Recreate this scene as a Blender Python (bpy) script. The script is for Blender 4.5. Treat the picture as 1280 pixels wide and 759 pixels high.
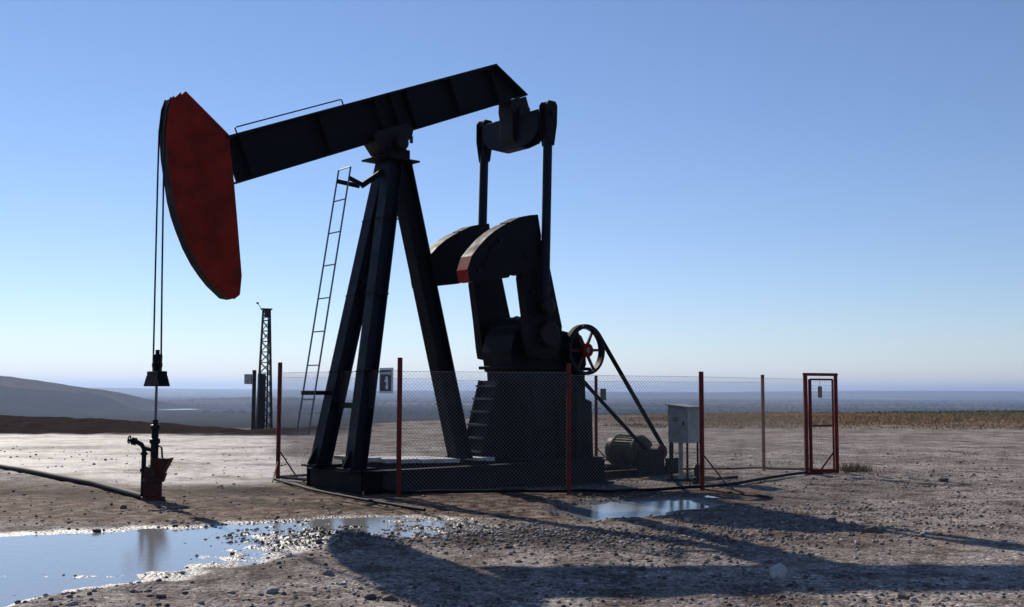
import bpy, math, random
import numpy as np
from mathutils import Vector, Matrix
random.seed(7)
rad = math.radians
sc = bpy.context.scene
for o in list(bpy.data.objects): bpy.data.objects.remove(o)

# ------------------------------------------------------------------ camera
cam_d = bpy.data.cameras.new('camera'); cam = bpy.data.objects.new('camera', cam_d)
sc.collection.objects.link(cam); sc.camera = cam
cam_d.sensor_width = 36; cam_d.lens = 1340/1280*36
cam_d.clip_start = .1; cam_d.clip_end = 80000
cam.matrix_world = Matrix.Translation((0, 0, 1.6)) @ Matrix.Rotation(rad(94.65), 4, 'X') @ Matrix.Rotation(rad(.25), 4, 'Z')

# ------------------------------------------------------------------ light
SUN_EL, SUN_AZ = 31.8, -31.5          # azimuth from +Y towards +X
w = bpy.data.worlds.new('World'); sc.world = w; w.use_nodes = True
nt = w.node_tree; nt.nodes.clear()
sky = nt.nodes.new('ShaderNodeTexSky'); sky.sky_type = 'NISHITA'; sky.sun_disc = False
sky.sun_elevation = rad(SUN_EL); sky.sun_rotation = rad(SUN_AZ % 360)
sky.air_density = 1.0; sky.dust_density = 0.0; sky.ozone_density = 4.0; sky.altitude = 600
bg = nt.nodes.new('ShaderNodeBackground'); bg.inputs[1].default_value = .108
wo = nt.nodes.new('ShaderNodeOutputWorld')
tint = nt.nodes.new('ShaderNodeMix'); tint.data_type = 'RGBA'; tint.blend_type = 'MULTIPLY'; tint.inputs[0].default_value = 1
tint.inputs[7].default_value = (1.0, .958, 1.03, 1)
nt.links.new(sky.outputs[0], tint.inputs[6]); nt.links.new(tint.outputs[2], bg.inputs[0]); nt.links.new(bg.outputs[0], wo.inputs[0])
sd = bpy.data.lights.new('sun', 'SUN'); sd.energy = 5.0; sd.angle = rad(.53); sd.color = (1, .92, .81)
so = bpy.data.objects.new('sun', sd); sc.collection.objects.link(so)
ts = Vector((math.sin(rad(SUN_AZ))*math.cos(rad(SUN_EL)), math.cos(rad(SUN_AZ))*math.cos(rad(SUN_EL)), math.sin(rad(SUN_EL))))
so.rotation_euler = ts.to_track_quat('Z', 'Y').to_euler(); so.location = (-20, 40, 30)
sc.view_settings.view_transform = 'Standard'; sc.view_settings.look = 'None'
sc.view_settings.exposure = 0.0; sc.view_settings.gamma = 1

# ------------------------------------------------------------------ noise
def _h(ix, iy, s):
    n = (ix.astype(np.int64)*374761393 + iy.astype(np.int64)*668265263 + s*1442695041) & 0x7fffffff
    n = ((n ^ (n >> 13))*1274126177) & 0x7fffffff
    return ((n ^ (n >> 16)) & 0xffff)/65535.0
def vn(x, y, s=0):
    x = np.asarray(x, float); y = np.asarray(y, float)
    ix = np.floor(x); iy = np.floor(y); fx = x-ix; fy = y-iy
    fx = fx*fx*(3-2*fx); fy = fy*fy*(3-2*fy)
    a = _h(ix, iy, s); b = _h(ix+1, iy, s); c = _h(ix, iy+1, s); d = _h(ix+1, iy+1, s)
    return (a*(1-fx)+b*fx)*(1-fy)+(c*(1-fx)+d*fx)*fy - .5
def fbm(x, y, o=4, s=0):
    r = 0; a = 1; f = 1
    for i in range(o):
        r = r + a*vn(x*f+i*17.3, y*f-i*9.1, s+i); a *= .5; f *= 2.03
    return r
def sst(x, a, b):
    t = np.clip((x-a)/(b-a), 0, 1); return t*t*(3-2*t)
def pdist(px, py, poly):
    """signed distance to polygon, negative inside"""
    d = np.full(px.shape, 1e9); ins = np.zeros(px.shape, bool); n = len(poly)
    for i in range(n):
        ax, ay = poly[i]; bx, by = poly[(i+1) % n]
        ex, ey = bx-ax, by-ay; wx, wy = px-ax, py-ay
        t = np.clip((wx*ex+wy*ey)/(ex*ex+ey*ey), 0, 1)
        d = np.minimum(d, (wx-ex*t)**2+(wy-ey*t)**2)
        c = ((ay > py) != (by > py)) & (px < (bx-ax)*(py-ay)/(by-ay+1e-12)+ax)
        ins ^= c
    d = np.sqrt(d); return np.where(ins, -d, d)

PUD1 = [(-14, 12.2), (-5.62, 12.1), (-4.47, 12.55), (-3.52, 13.1), (-2.39, 13.7), (-1.01, 14.0), (-.35, 13.7), (-.3, 12.7), (-.7, 12.0), (-1.15, 11.75), (-1.7, 11.6),
        (-2.0, 11.1), (-2.45, 10.3), (-2.77, 9.71), (-2.95, 9.18), (-3.47, 8.8), (-3.95, 8.15), (-6, 7.6), (-14, 8)]
PUD2 = [(.55, 14.9), (1.2, 16.1), (2.8, 16.8), (3.1, 15.7), (2.0, 14.1), (1.0, 13.6)]
PAD = [(-45, 36), (-8.3, 38.5), (-6.5, 30), (-3.6, 22.5), (-2.9, 20.3), (-4.6, 18.3), (-6.2, 17.4), (-10.5, 21.6), (-20, 24), (-45, 26)]
WATER_Z = -.022
def ridge_edge(x, y):
    """depth at which the plateau breaks off, as a function of bearing"""
    b = x/np.maximum(y, 1e-3)*1340
    return np.interp(b, [-1400, -640, -490, -330, -240, 0, 300, 640, 1500], [80, 62, 52, 39.5, 44, 64, 80, 96, 120])
def height(x, y, detail=True):
    x = np.asarray(x, float); y = np.asarray(y, float)
    d = np.hypot(x, y)
    z = -.10*np.exp(-((x-2.2)**2+(y-19.8)**2)/16.)
    e = np.where(y > 5, ridge_edge(x, y), 300)
    over = np.maximum(y-e-2, 0)
    fall = -50*(1-np.exp(-over*.052/50*1.15))
    z = z + fall
    far = sst(over, 300, 2500)
    z = z + far*fbm(x/2600., y/2600., 4, 3)*12
    # left hill, a lower one beyond, and skyline ridges
    prof = np.interp(x, [-4000, -2200, -1500, -1290, -1190, -1100, -1022, -965, -910, -870, -840, -815], [70, 62, 92, 86, 80, 71, 57, 51, 38, 26, 12, 0])
    z = z + prof*np.exp(-((y-2500)/420.)**2)*(1+.08*fbm(x/120., y/160., 4, 9))
    lk = np.exp(-(((x+830)/90.)**2+((y-2620)/230.)**2)**2); z = z*(1-lk)-49*lk
    prof2 = np.interp(x, [-1700, -1250, -1050, -800, -500], [0, 16, 26, 18, 0])
    z = z + prof2*np.exp(-((y-4300)/500.)**2)
    z = z + sst(y, 9000, 13000)*(34+70*np.maximum(fbm(x/5200.+4, y/9000., 4, 21), -.3)) * (1-sst(d, 26000, 30000))
    z = z - sst(d, 27000, 33000)*200
    if detail:
        near = np.exp(-(d/70.)**2)
        z = z + near*(fbm(x*.35, y*.35, 3, 31)*.035 + fbm(x*3.1, y*3.1, 4, 5)*.022)
        # ploughed furrows on the dark field to the left
        fld = sst(y, 36, 39)*sst(-x, 6, 9)*(1-sst(over, 0, 5))
        z = z + fld*(.10*vn(x*1.2, y*1.2, 71)+.05)
        for c0, c1, c2 in ((-3.2, .62, -.006), (-4.9, .62, -.006), (6.0, 1.3, .01)):
            dd = (y-9-(x-c0)/c1-c2*(x-c0)**2*8)*.5+.25*vn(x*.7, y*.7, 88)
            z = z-.018*near*np.exp(-(dd/.13)**2)+.008*near*np.exp(-((np.abs(dd)-.24)/.09)**2)
        # puddle basins
        for P, dep in ((PUD1, .05), (PUD2, .11)):
            wob = fbm(x*1.3, y*1.3, 4, 44)*.55
            s = pdist(x, y, P)+wob
            z = z*(1-sst(-s, -.5, .05)*.8) + (-dep)*sst(-s, -.25, .55) + .012*np.exp(-((s-.3)/.25)**2)
        # rubble islands in the wide puddle
        isl = np.exp(-(((x+4.4)/1.0)**2+((y-9.45)/.13)**2)) + .9*np.exp(-(((x+2.1)/.75)**2+((y-11.9)/.5)**2))
        z = z + isl*(.034+.05*fbm(x*7, y*7, 3, 51))
        sp = pdist(x, y, PUD1); shal = sst(-sp, -.2, .4)*sst(x, -3.7, -2.7)
        z = z + shal*(.013+.045*fbm(x*6, y*9, 4, 57)); z = z + sst(-sp, -.2, .4)*.032*np.maximum(fbm(x*2.2, y*6, 4, 58), 0)
        rub = np.exp(-(((x-.6)/2.2)**2+((y-11.9)/1.0)**2))
        z = z + rub*(.006+.022*fbm(x*5, y*5, 4, 61))
    return z
def hz(x, y): return float(height(np.array([x]), np.array([y]))[0])

# ------------------------------------------------------------------ materials
def mat(name, base, rough=.6, metal=0., build=None, spec=None):
    m = bpy.data.materials.new(name); m.use_nodes = True
    b = m.node_tree.nodes['Principled BSDF']
    b.inputs['Base Color'].default_value = (*base, 1); b.inputs['Roughness'].default_value = rough
    b.inputs['Metallic'].default_value = metal
    if spec is not None: b.inputs['Specular IOR Level'].default_value = spec
    if build: build(m.node_tree, b)
    return m
def N(t, k, **kw):
    n = t.nodes.new(k)
    for a, v in kw.items():
        if a.startswith('i_'):
            n.inputs[a[2:].replace('_', ' ')].default_value = v
        else: setattr(n, a, v)
    return n
def ramp(t, fac, stops):
    r = t.nodes.new('ShaderNodeValToRGB'); e = r.color_ramp.elements
    while len(e) < len(stops): e.new(.5)
    for k, (p, c) in enumerate(stops):
        e[k].position = p; e[k].color = (*c, 1) if len(c) == 3 else c
    t.links.new(fac, r.inputs[0]); return r
def mixc(t, fac, a, b):
    m = t.nodes.new('ShaderNodeMix'); m.data_type = 'RGBA'
    for v, i in ((fac, 0), (a, 6), (b, 7)):
        if isinstance(v, (int, float)): m.inputs[i].default_value = v
        elif isinstance(v, tuple): m.inputs[i].default_value = (*v, 1)
        else: t.links.new(v, m.inputs[i])
    return m.outputs[2]
def worn(dark, light, rust, rs=.5):
    """painted steel: grime, chips and rust blotches with their own shapes"""
    def f(t, b):
        tc = N(t, 'ShaderNodeTexCoord')
        n1 = N(t, 'ShaderNodeTexNoise', i_Scale=3.0, i_Detail=8., i_Roughness=.65)
        n2 = N(t, 'ShaderNodeTexNoise', i_Scale=22.0, i_Detail=6., i_Roughness=.7)
        for n in (n1, n2): t.links.new(tc.outputs['Object'], n.inputs['Vector'])
        r1 = ramp(t, n1.outputs[0], [(.40, dark), (.60, light)])
        r2 = ramp(t, n2.outputs[0], [(.60, (0, 0, 0)), (.68, (1, 1, 1))])
        t.links.new(mixc(t, r2.outputs[0], r1.outputs[0], rust), b.inputs['Base Color'])
        rr = ramp(t, n1.outputs[0], [(.3, (rs-.1,)*3), (.7, (rs+.2,)*3)])
        t.links.new(rr.outputs[0], b.inputs['Roughness'])
        bp = N(t, 'ShaderNodeBump', i_Strength=.25, i_Distance=.01); t.links.new(n2.outputs[0], bp.inputs['Height'])
        t.links.new(bp.outputs[0], b.inputs['Normal'])
    return f
M = {}
M['black'] = mat('black_paint', (.012, .013, .018), .5, 0, worn((.0022, .0026, .0045), (.005, .0055, .008), (.011, .008, .006), .6), .12)
M['navy'] = mat('navy_paint', (.012, .016, .035), .4, 0, worn((.003, .005, .012), (.007, .010, .021), (.011, .008, .007), .55), .16)
M['red'] = mat('red_paint', (.3, .02, .015), .5, 0, worn((.13, .007, .004), (.21, .012, .006), (.035, .008, .005), .6), .08)
M['tip_red'] = mat('tip_red', (.4, .03, .02), .5, 0, worn((.32, .025, .018), (.48, .04, .03), (.10, .02, .015), .55), .2)
M['fence_red'] = mat('fence_red', (.3, .03, .02), .5, 0, worn((.09, .010, .008), (.18, .018, .013), (.04, .014, .010), .5), .2)
M['greasy'] = mat('greasy_steel', (.02, .018, .018), .35, .3, worn((.005, .005, .006), (.012, .011, .011), (.02, .011, .008), .5), .2)
M['rust'] = mat('rusty_steel', (.09, .04, .025), .7, 0, worn((.03, .014, .010), (.06, .028, .02), (.012, .008, .007), .65), .2)
M['darkred'] = mat('oily_red', (.09, .02, .015), .5, 0, worn((.03, .009, .008), (.07, .015, .012), (.008, .006, .006), .5), .2)
M['steel'] = mat('bare_steel', (.12, .12, .13), .5, .8)
M['wire'] = mat('galvanised_wire', (.20, .20, .20), .6, .3, spec=.3)
M['rubber'] = mat('belt_rubber', (.006, .006, .009), .7, spec=.12)
M['beige'] = mat('motor_paint', (.16, .15, .08), .5, 0, worn((.035, .032, .016), (.085, .078, .038), (.03, .024, .016), .5), .15)
M['grey'] = mat('grey_paint', (.42, .45, .46), .5, 0, worn((.24, .25, .235), (.36, .37, .34), (.15, .12, .09), .5), .2)
M['olive'] = mat('olive_plate', (.16, .16, .08), .6)
M['white'] = mat('white_plate', (.7, .71, .7), .5)
M['signdark'] = mat('sign_dark', (.03, .03, .045), .5)
M['sunlit_plate'] = mat('plate_sun_glint', (.5, .48, .44), .5, 0, worn((.34, .32, .29), (.58, .56, .52), (.12, .10, .08), .5), .6)  # pale tone stands for sun reflecting off the steel cross plates
M['concrete'] = mat('concrete', (.12, .115, .11), .8, 0, worn((.07, .068, .066), (.15, .145, .14), (.035, .03, .028), .7), .15)
M['stained'] = mat('oil_stained_concrete', (.03, .028, .026), .8, 0, worn((.012, .011, .011), (.03, .028, .027), (.06, .05, .045), .7), .12)

# ------------------------------------------------------------------ mesh builder
class MB:
    def __init__(s): s.v = []; s.f = []; s.m = []; s.p = []
    def add(s, vs, fs, mi=0):
        b = len(s.v); s.p.append((b, len(s.f))); s.v += [tuple(p) for p in vs]
        for f in fs: s.f.append(tuple(b+i for i in f)); s.m.append(mi)
        return s
    def box(s, c, d, rz=0, mi=0):
        c = Vector(c); R = Matrix.Rotation(rz, 3, 'Z'); vs = []
        for x in (-.5, .5):
            for y in (-.5, .5):
                for z in (-.5, .5): vs.append(c + R @ Vector((x*d[0], y*d[1], z*d[2])))
        return s.add(vs, [(0, 1, 3, 2), (4, 6, 7, 5), (0, 4, 5, 1), (2, 3, 7, 6), (0, 2, 6, 4), (1, 5, 7, 3)], mi)
    def bar(s, a, b, w, h=None, up=(0, 0, 1), w2=None, mi=0):
        a, b = Vector(a), Vector(b); h = h or w; t = (b-a).normalized(); u = Vector(up)
        if abs(t.dot(u)) > .99: u = Vector((1, 0, 0))
        sd = t.cross(u).normalized(); u = sd.cross(t).normalized(); k = (w2 or w)/w; vs = []
        for p, q in ((a, 1), (b, k)):
            for i, j in ((-1, -1), (1, -1), (1, 1), (-1, 1)): vs.append(p + sd*(w/2*i*q) + u*(h/2*j*q))
        return s.add(vs, [(3, 2, 1, 0), (4, 5, 6, 7), (0, 1, 5, 4), (1, 2, 6, 5), (2, 3, 7, 6), (3, 0, 4, 7)], mi)
    def ibeam(s, a, b, w, h, tf=.03, tw=.03, up=(0, 0, 1)):
        a, b = Vector(a), Vector(b); t = (b-a).normalized(); u = Vector(up); sd = t.cross(u).normalized(); u = sd.cross(t)
        s.bar(a+u*(h/2-tf/2), b+u*(h/2-tf/2), w, tf, up); s.bar(a-u*(h/2-tf/2), b-u*(h/2-tf/2), w, tf, up)
        return s.bar(a, b, tw, h-2*tf, up)
    def tube(s, pts, r, n=8, r2=None, mi=0):
        pts = [Vector(p) for p in pts]; k = len(pts); vs = []
        for i, p in enumerate(pts):
            t = (pts[min(i+1, k-1)]-pts[max(i-1, 0)]).normalized()
            u = Vector((0, 0, 1)) if abs(t.z) < .95 else Vector((1, 0, 0))
            sx = t.cross(u).normalized(); sy = sx.cross(t); q = r if r2 is None else r+(r2-r)*i/(k-1)
            for j in range(n):
                an = 2*math.pi*j/n; vs.append(p+sx*(q*math.cos(an))+sy*(q*math.sin(an)))
        fs = [tuple(range(n))[::-1], tuple(range((k-1)*n, k*n))]
        for i in range(k-1):
            for j in range(n): fs.append((i*n+j, i*n+(j+1) % n, (i+1)*n+(j+1) % n, (i+1)*n+j))
        return s.add(vs, fs, mi)
    def lathe(s, c, ax, prof, n=20, mi=0):
        """prof: (distance along ax, radius)"""
        c = Vector(c); t = Vector(ax).normalized(); u = Vector((0, 0, 1)) if abs(t.z) < .95 else Vector((1, 0, 0))
        sx = t.cross(u).normalized(); sy = sx.cross(t); vs = []; fs = []
        for d, r in prof:
            for j in range(n):
                an = 2*math.pi*j/n; vs.append(c+t*d+sx*(r*math.cos(an))+sy*(r*math.sin(an)))
        k = len(prof)
        fs.append(tuple(range(n))[::-1]); fs.append(tuple(range((k-1)*n, k*n)))
        for i in range(k-1):
            for j in range(n): fs.append((i*n+j, i*n+(j+1) % n, (i+1)*n+(j+1) % n, (i+1)*n+j))
        return s.add(vs, fs, mi)
    def ring(s, c, ax, ri, ro, w, n=40):
        c = Vector(c); t = Vector(ax).normalized(); u = Vector((0, 0, 1)); sx = t.cross(u).normalized(); sy = sx.cross(t); vs = []; fs = []
        for j in range(n):
            an = 2*math.pi*j/n; d = sx*math.cos(an)+sy*math.sin(an)
            for r, q in ((ri, -.5), (ro, -.5), (ro, .5), (ri, .5)): vs.append(c+d*r+t*(w*q))
        for j in range(n):
            k = (j+1) % n
            for i in range(4): fs.append((j*4+i, j*4+(i+1) % 4, k*4+(i+1) % 4, k*4+i))
        return s.add(vs, fs)
    def prism(s, poly, v0, v1, mi=0, side=None):
        """polygon in (u, z) extruded from v0 to v1; side = {edge index: material}"""
        n = len(poly); vs = [(u, -v0, z) for u, z in poly]+[(u, -v1, z) for u, z in poly]
        b = len(s.v); s.p.append((b, len(s.f))); s.v += vs
        s.f.append(tuple(b+i for i in range(n))); s.m.append(mi)
        s.f.append(tuple(b+n+i for i in range(n))[::-1]); s.m.append(mi)
        for i in range(n):
            j = (i+1) % n; s.f.append((b+i, b+n+i, b+n+j, b+j)); s.m.append((side or {}).get(i, mi))
        return s
    def each(s, name, m, parent=None, **kw):
        ends = s.p[1:]+[(len(s.v), len(s.f))]; out = []
        for (v0, f0), (v1, f1) in zip(s.p, ends):
            q = MB(); q.v = s.v[v0:v1]; q.f = [tuple(i-v0 for i in f) for f in s.f[f0:f1]]; q.m = s.m[f0:f1]
            out.append(q.build(name, m, parent, **kw))
        return out
    def build(s, name, m, parent=None, smooth=False, bevel=0, loc=None):
        me = bpy.data.meshes.new(name); me.from_pydata(s.v, [], s.f)
        for x in (m if isinstance(m, (list, tuple)) else [m]): me.materials.append(x)
        if any(s.m): me.polygons.foreach_set('material_index', s.m)
        import bmesh
        bm = bmesh.new(); bm.from_mesh(me); bmesh.ops.recalc_face_normals(bm, faces=bm.faces); bm.to_mesh(me); bm.free()
        if smooth:
            me.polygons.foreach_set('use_smooth', [True]*len(me.polygons))
            try: me.set_sharp_from_angle(angle=rad(40))
            except Exception: pass
        me.update()
        o = bpy.data.objects.new(name, me); sc.collection.objects.link(o)
        if parent is not None: o.parent = parent
        if loc: o.location = loc
        if bevel:
            b = o.modifiers.new('bevel', 'BEVEL'); b.width = bevel; b.segments = 2; b.limit_method = 'ANGLE'; b.angle_limit = rad(40)
        return o
def tag(o, label=None, cat=None, group=None, kind=None):
    if label: o['label'] = label
    if cat: o['category'] = cat
    if group: o['group'] = group
    if kind: o['kind'] = kind
    return o
def thing(name, loc, rz, label, cat, group=None):
    o = bpy.data.objects.new(name, None); sc.collection.objects.link(o)
    o.location = loc; o.rotation_euler = (0, 0, rz); o.empty_display_size = .2
    return tag(o, label, cat, group)

# ------------------------------------------------------------------ ground sheet
def ground():
    ang = np.concatenate([np.arange(-180, -36, 4.), np.arange(-36, 36, .11), np.arange(36, 180, 4.)])
    rr = [0.6, 2., 3.5, 5.]
    while rr[-1] < 7: rr.append(rr[-1]+.15)
    while rr[-1] < 25: rr.append(rr[-1]+.012+rr[-1]*.0021)
    while rr[-1] < 34000: rr.append(rr[-1]*1.0155)
    rr = np.array(rr); A, Rr = np.meshgrid(np.radians(ang), rr)
    X = Rr*np.sin(A); Y = Rr*np.cos(A); Z = height(X, Y)
    n, k = X.shape
    co = np.stack([X, Y, Z], -1).reshape(-1, 3)
    co = np.vstack([co, [[0, 0, 0]]]); c0 = len(co)-1
    i, j = np.meshgrid(np.arange(n-1), np.arange(k), indexing='ij'); j2 = (j+1) % k
    q = np.stack([i*k+j, (i+1)*k+j, (i+1)*k+j2, i*k+j2], -1).reshape(-1, 4)[:, ::-1]
    tri = np.stack([np.full(k, c0), np.arange(k), (np.arange(k)+1) % k], -1)[:, ::-1]
    me = bpy.data.meshes.new('ground')
    me.vertices.add(len(co)); me.vertices.foreach_set('co', co.ravel())
    li = np.concatenate([q.ravel(), tri.ravel()]); me.loops.add(len(li)); me.loops.foreach_set('vertex_index', li.astype(np.int32))
    ls = np.concatenate([np.arange(len(q))*4, len(q)*4+np.arange(len(tri))*3]); me.polygons.add(len(ls)); me.polygons.foreach_set('loop_start', ls.astype(np.int32))
    me.update(calc_edges=True); me.validate()
    me.polygons.foreach_set('use_smooth', np.ones(len(me.polygons), bool))
    # soil zones: R pale crust with painted sun glare, G brown earth, B wetness / A unused ; second layer: R field, G dry grass, B beyond the edge
    x, y = co[:, 0], co[:, 1]; d = np.hypot(x, y)
    wob = fbm(x*.5, y*.5, 4, 12)*1.6
    pad = sst(-(pdist(x, y, PAD)+wob*.7), -.5, .7)
    s1 = pdist(x, y, PUD1)+fbm(x*1.3, y*1.3, 4, 44)*.55; s2 = pdist(x, y, PUD2)+fbm(x*1.3, y*1.3, 4, 44)*.55
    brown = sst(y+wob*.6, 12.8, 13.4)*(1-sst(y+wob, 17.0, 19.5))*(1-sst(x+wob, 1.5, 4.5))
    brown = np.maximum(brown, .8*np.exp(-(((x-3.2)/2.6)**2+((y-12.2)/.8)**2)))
    wet = sst(-np.minimum(s1, s2), -.14, .04)
    wy = y+fbm(x, y, 3, 8)*1.0
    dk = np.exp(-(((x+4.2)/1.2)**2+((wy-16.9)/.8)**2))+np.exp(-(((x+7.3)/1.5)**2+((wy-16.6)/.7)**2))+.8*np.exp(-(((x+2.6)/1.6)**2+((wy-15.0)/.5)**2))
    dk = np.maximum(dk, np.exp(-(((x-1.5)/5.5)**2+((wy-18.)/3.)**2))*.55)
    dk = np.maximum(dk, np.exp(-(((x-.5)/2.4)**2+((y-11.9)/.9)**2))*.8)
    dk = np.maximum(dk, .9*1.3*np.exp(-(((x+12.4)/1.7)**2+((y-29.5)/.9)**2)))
    e = np.where(y > 5, ridge_edge(x, y), 300); over = y-e
    field = sst(y+wob, 36.5, 38.5)*sst(-(x+wob*.6), 5.5, 8.)*(1-sst(over, 20, 60))
    grass = sst(y+wob*5, 43, 60)*sst(x+wob*4, 0, 14)
    green = sst(y+fbm(x*.1, y*.1, 3, 2)*10, 70, 78)*sst(x, 22, 36)
    beyond = sst(over, 30, 300)
    for nm, a in (('zone_a', (pad, brown, wet, np.clip(dk, 0, 1))), ('zone_b', (field, grass, beyond, green)), ('zone_c', (np.clip(dk, 0, 1), green, beyond, green))):
        at = me.attributes.new(nm, 'FLOAT_COLOR', 'POINT')
        at.data.foreach_set('color', np.stack([np.broadcast_to(q_, x.shape) for q_ in a], -1).astype(np.float32).ravel())
    m = bpy.data.materials.new('soil'); m.use_nodes = True; t = m.node_tree; b = t.nodes['Principled BSDF']
    geo = N(t, 'ShaderNodeNewGeometry'); P = geo.outputs['Position']
    def noise(s, det=6, ro=.6, v=None):
        n_ = N(t, 'ShaderNodeTexNoise', i_Scale=s, i_Detail=float(det), i_Roughness=ro); t.links.new(v or P, n_.inputs['Vector']); return n_.outputs[0]
    fine = noise(38, 5, .7); mid = noise(4.5, 7, .65); big = noise(.45, 5, .55)
    base = ramp(t, big, [(.4, (.26, .231, .210)), (.6, (.42, .380, .350))]).outputs[0]
    speck = ramp(t, fine, [(.30, (.25, .25, .25)), (.5, (.85, .85, .85)), (.72, (1.5, 1.48, 1.45))]).outputs[0]
    vo = N(t, 'ShaderNodeTexVoronoi', i_Scale=26.); t.links.new(P, vo.inputs['Vector'])
    hs = N(t, 'ShaderNodeSeparateColor'); t.links.new(vo.outputs['Color'], hs.inputs[0])
    peb = ramp(t, hs.outputs[0], [(.0, (.45, .44, .43)), (.5, (.9, .9, .9)), (.93, (1.15, 1.13, 1.1)), (1., (2.0, 1.95, 1.9))]).outputs[0]
    def mul(a, c, f=1.):
        q_ = t.nodes.new('ShaderNodeMix'); q_.data_type = 'RGBA'; q_.blend_type = 'MULTIPLY'; q_.inputs[0].default_value = f
        t.links.new(a, q_.inputs[6]); t.links.new(c, q_.inputs[7]); return q_.outputs[2]
    patch = ramp(t, noise(1.7, 8, .72), [(.40, (.50, .43, .38)), (.49, (.95, .92, .90)), (.60, (1.22, 1.2, 1.17))]).outputs[0]
    crumb = ramp(t, noise(14, 8, .75), [(.40, (.45, .40, .37)), (.5, (1., 1., 1.)), (.62, (1.4, 1.38, 1.34))]).outputs[0]
    base = mul(mul(mul(mul(base, speck, .9), peb, .7), patch), crumb, .8)
    za = N(t, 'ShaderNodeAttribute', attribute_name='zone_a'); zb = N(t, 'ShaderNodeAttribute', attribute_name='zone_b'); zc = N(t, 'ShaderNodeAttribute', attribute_name='zone_c'); scn = N(t, 'ShaderNodeSeparateColor'); t.links.new(zc.outputs['Color'], scn.inputs[0])
    sa = N(t, 'ShaderNodeSeparateColor'); t.links.new(za.outputs['Color'], sa.inputs[0])
    sb = N(t, 'ShaderNodeSeparateColor'); t.links.new(zb.outputs['Color'], sb.inputs[0])
    mp2 = N(t, 'ShaderNodeMapping'); mp2.inputs['Scale'].default_value = (.30, .42, 1); mp2.inputs['Rotation'].default_value = (0, 0, .10); t.links.new(P, mp2.inputs[0])
    strk = ramp(t, noise(1.5, 9, .72, mp2.outputs[0]), [(.38, (.32, .26, .21)), (.465, (.78, .73, .68)), (.53, (1.15, 1.15, 1.15))]).outputs[0]
    palen = mul(ramp(t, mid, [(.38, (.28, .24, .205)), (.5, (.47, .43, .39)), (.62, (.60, .56, .52))]).outputs[0], speck, .25); palen = mul(palen, strk)  # dried crust colour, lightened to carry the sun's glancing reflection
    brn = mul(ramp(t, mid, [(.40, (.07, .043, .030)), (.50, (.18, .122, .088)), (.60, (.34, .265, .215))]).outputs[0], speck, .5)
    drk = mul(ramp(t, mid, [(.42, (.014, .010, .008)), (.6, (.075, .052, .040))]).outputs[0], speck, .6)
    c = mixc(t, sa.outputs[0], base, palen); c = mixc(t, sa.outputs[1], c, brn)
    # dark oily patches only where broken noise says so
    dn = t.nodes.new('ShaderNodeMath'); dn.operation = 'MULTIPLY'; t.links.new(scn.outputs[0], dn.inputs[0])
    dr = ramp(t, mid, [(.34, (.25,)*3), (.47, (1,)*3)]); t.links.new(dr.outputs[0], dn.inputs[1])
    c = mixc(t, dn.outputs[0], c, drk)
    wetc = mul(c, ramp(t, mid, [(0, (.42, .40, .38)), (1, (.5, .48, .46))]).outputs[0]); c = mixc(t, sa.outputs[2], c, wetc)
    fldc = ramp(t, noise(1.3, 8, .75), [(.3, (.016, .012, .012)), (.7, (.06, .045, .04))]).outputs[0]
    grc = ramp(t, noise(.7, 8, .7), [(.3, (.05, .034, .022)), (.5, (.15, .092, .050)), (.7, (.24, .165, .095))]).outputs[0]
    gnc = ramp(t, noise(.09, 6, .6), [(.35, (.06, .065, .032)), (.65, (.13, .12, .06))]).outputs[0]
    mp = N(t, 'ShaderNodeMapping'); mp.inputs['Scale'].default_value = (.0007, .0016, .001); mp.inputs['Rotation'].default_value = (0, 0, .12); t.links.new(P, mp.inputs[0])
    vf = N(t, 'ShaderNodeTexVoronoi', i_Scale=1.6); t.links.new(mp.outputs[0], vf.inputs['Vector'])
    vs_ = N(t, 'ShaderNodeSeparateColor'); t.links.new(vf.outputs['Color'], vs_.inputs[0])
    byc = mul(ramp(t, vs_.outputs[0], [(0, (.012, .016, .010)), (.35, (.038, .030, .022)), (.6, (.018, .024, .014)), (.8, (.15, .12, .085)), (1., (.04, .03, .022))]).outputs[0], ramp(t, noise(.02, 8, .7), [(.35, (.55,)*3), (.65, (1.3,)*3)]).outputs[0])
    sx_ = N(t, 'ShaderNodeSeparateXYZ'); t.links.new(P, sx_.inputs[0])
    mr = N(t, 'ShaderNodeMapRange'); mr.inputs['From Min'].default_value = 1500; mr.inputs['From Max'].default_value = 9000; t.links.new(sx_.outputs[1], mr.inputs[0])
    byc = mul(byc, ramp(t, mr.outputs[0], [(.0, (1.3, 1.2, 1.1)), (.17, (.55, .5, .5)), (.27, (.5, .5, .55)), (.36, (1.9, 1.6, 1.5)), (.6, (.9, .9, 1.0)), (1., (1, 1, 1))]).outputs[0])
    c = mixc(t, sb.outputs[1], c, grc); c = mixc(t, sb.outputs[0], c, fldc); c = mixc(t, scn.outputs[1], c, gnc); c = mixc(t, sb.outputs[2], c, byc)
    t.links.new(c, b.inputs['Base Color'])
    rr_ = ramp(t, mid, [(.3, (.62,)*3), (.7, (.9,)*3)]).outputs[0]
    rr_ = mixc(t, sa.outputs[2], rr_, (.4, .4, .4)); rr_ = mixc(t, sa.outputs[0], rr_, ramp(t, mid, [(.3, (.55,)*3), (.7, (.75,)*3)]).outputs[0])
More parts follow.
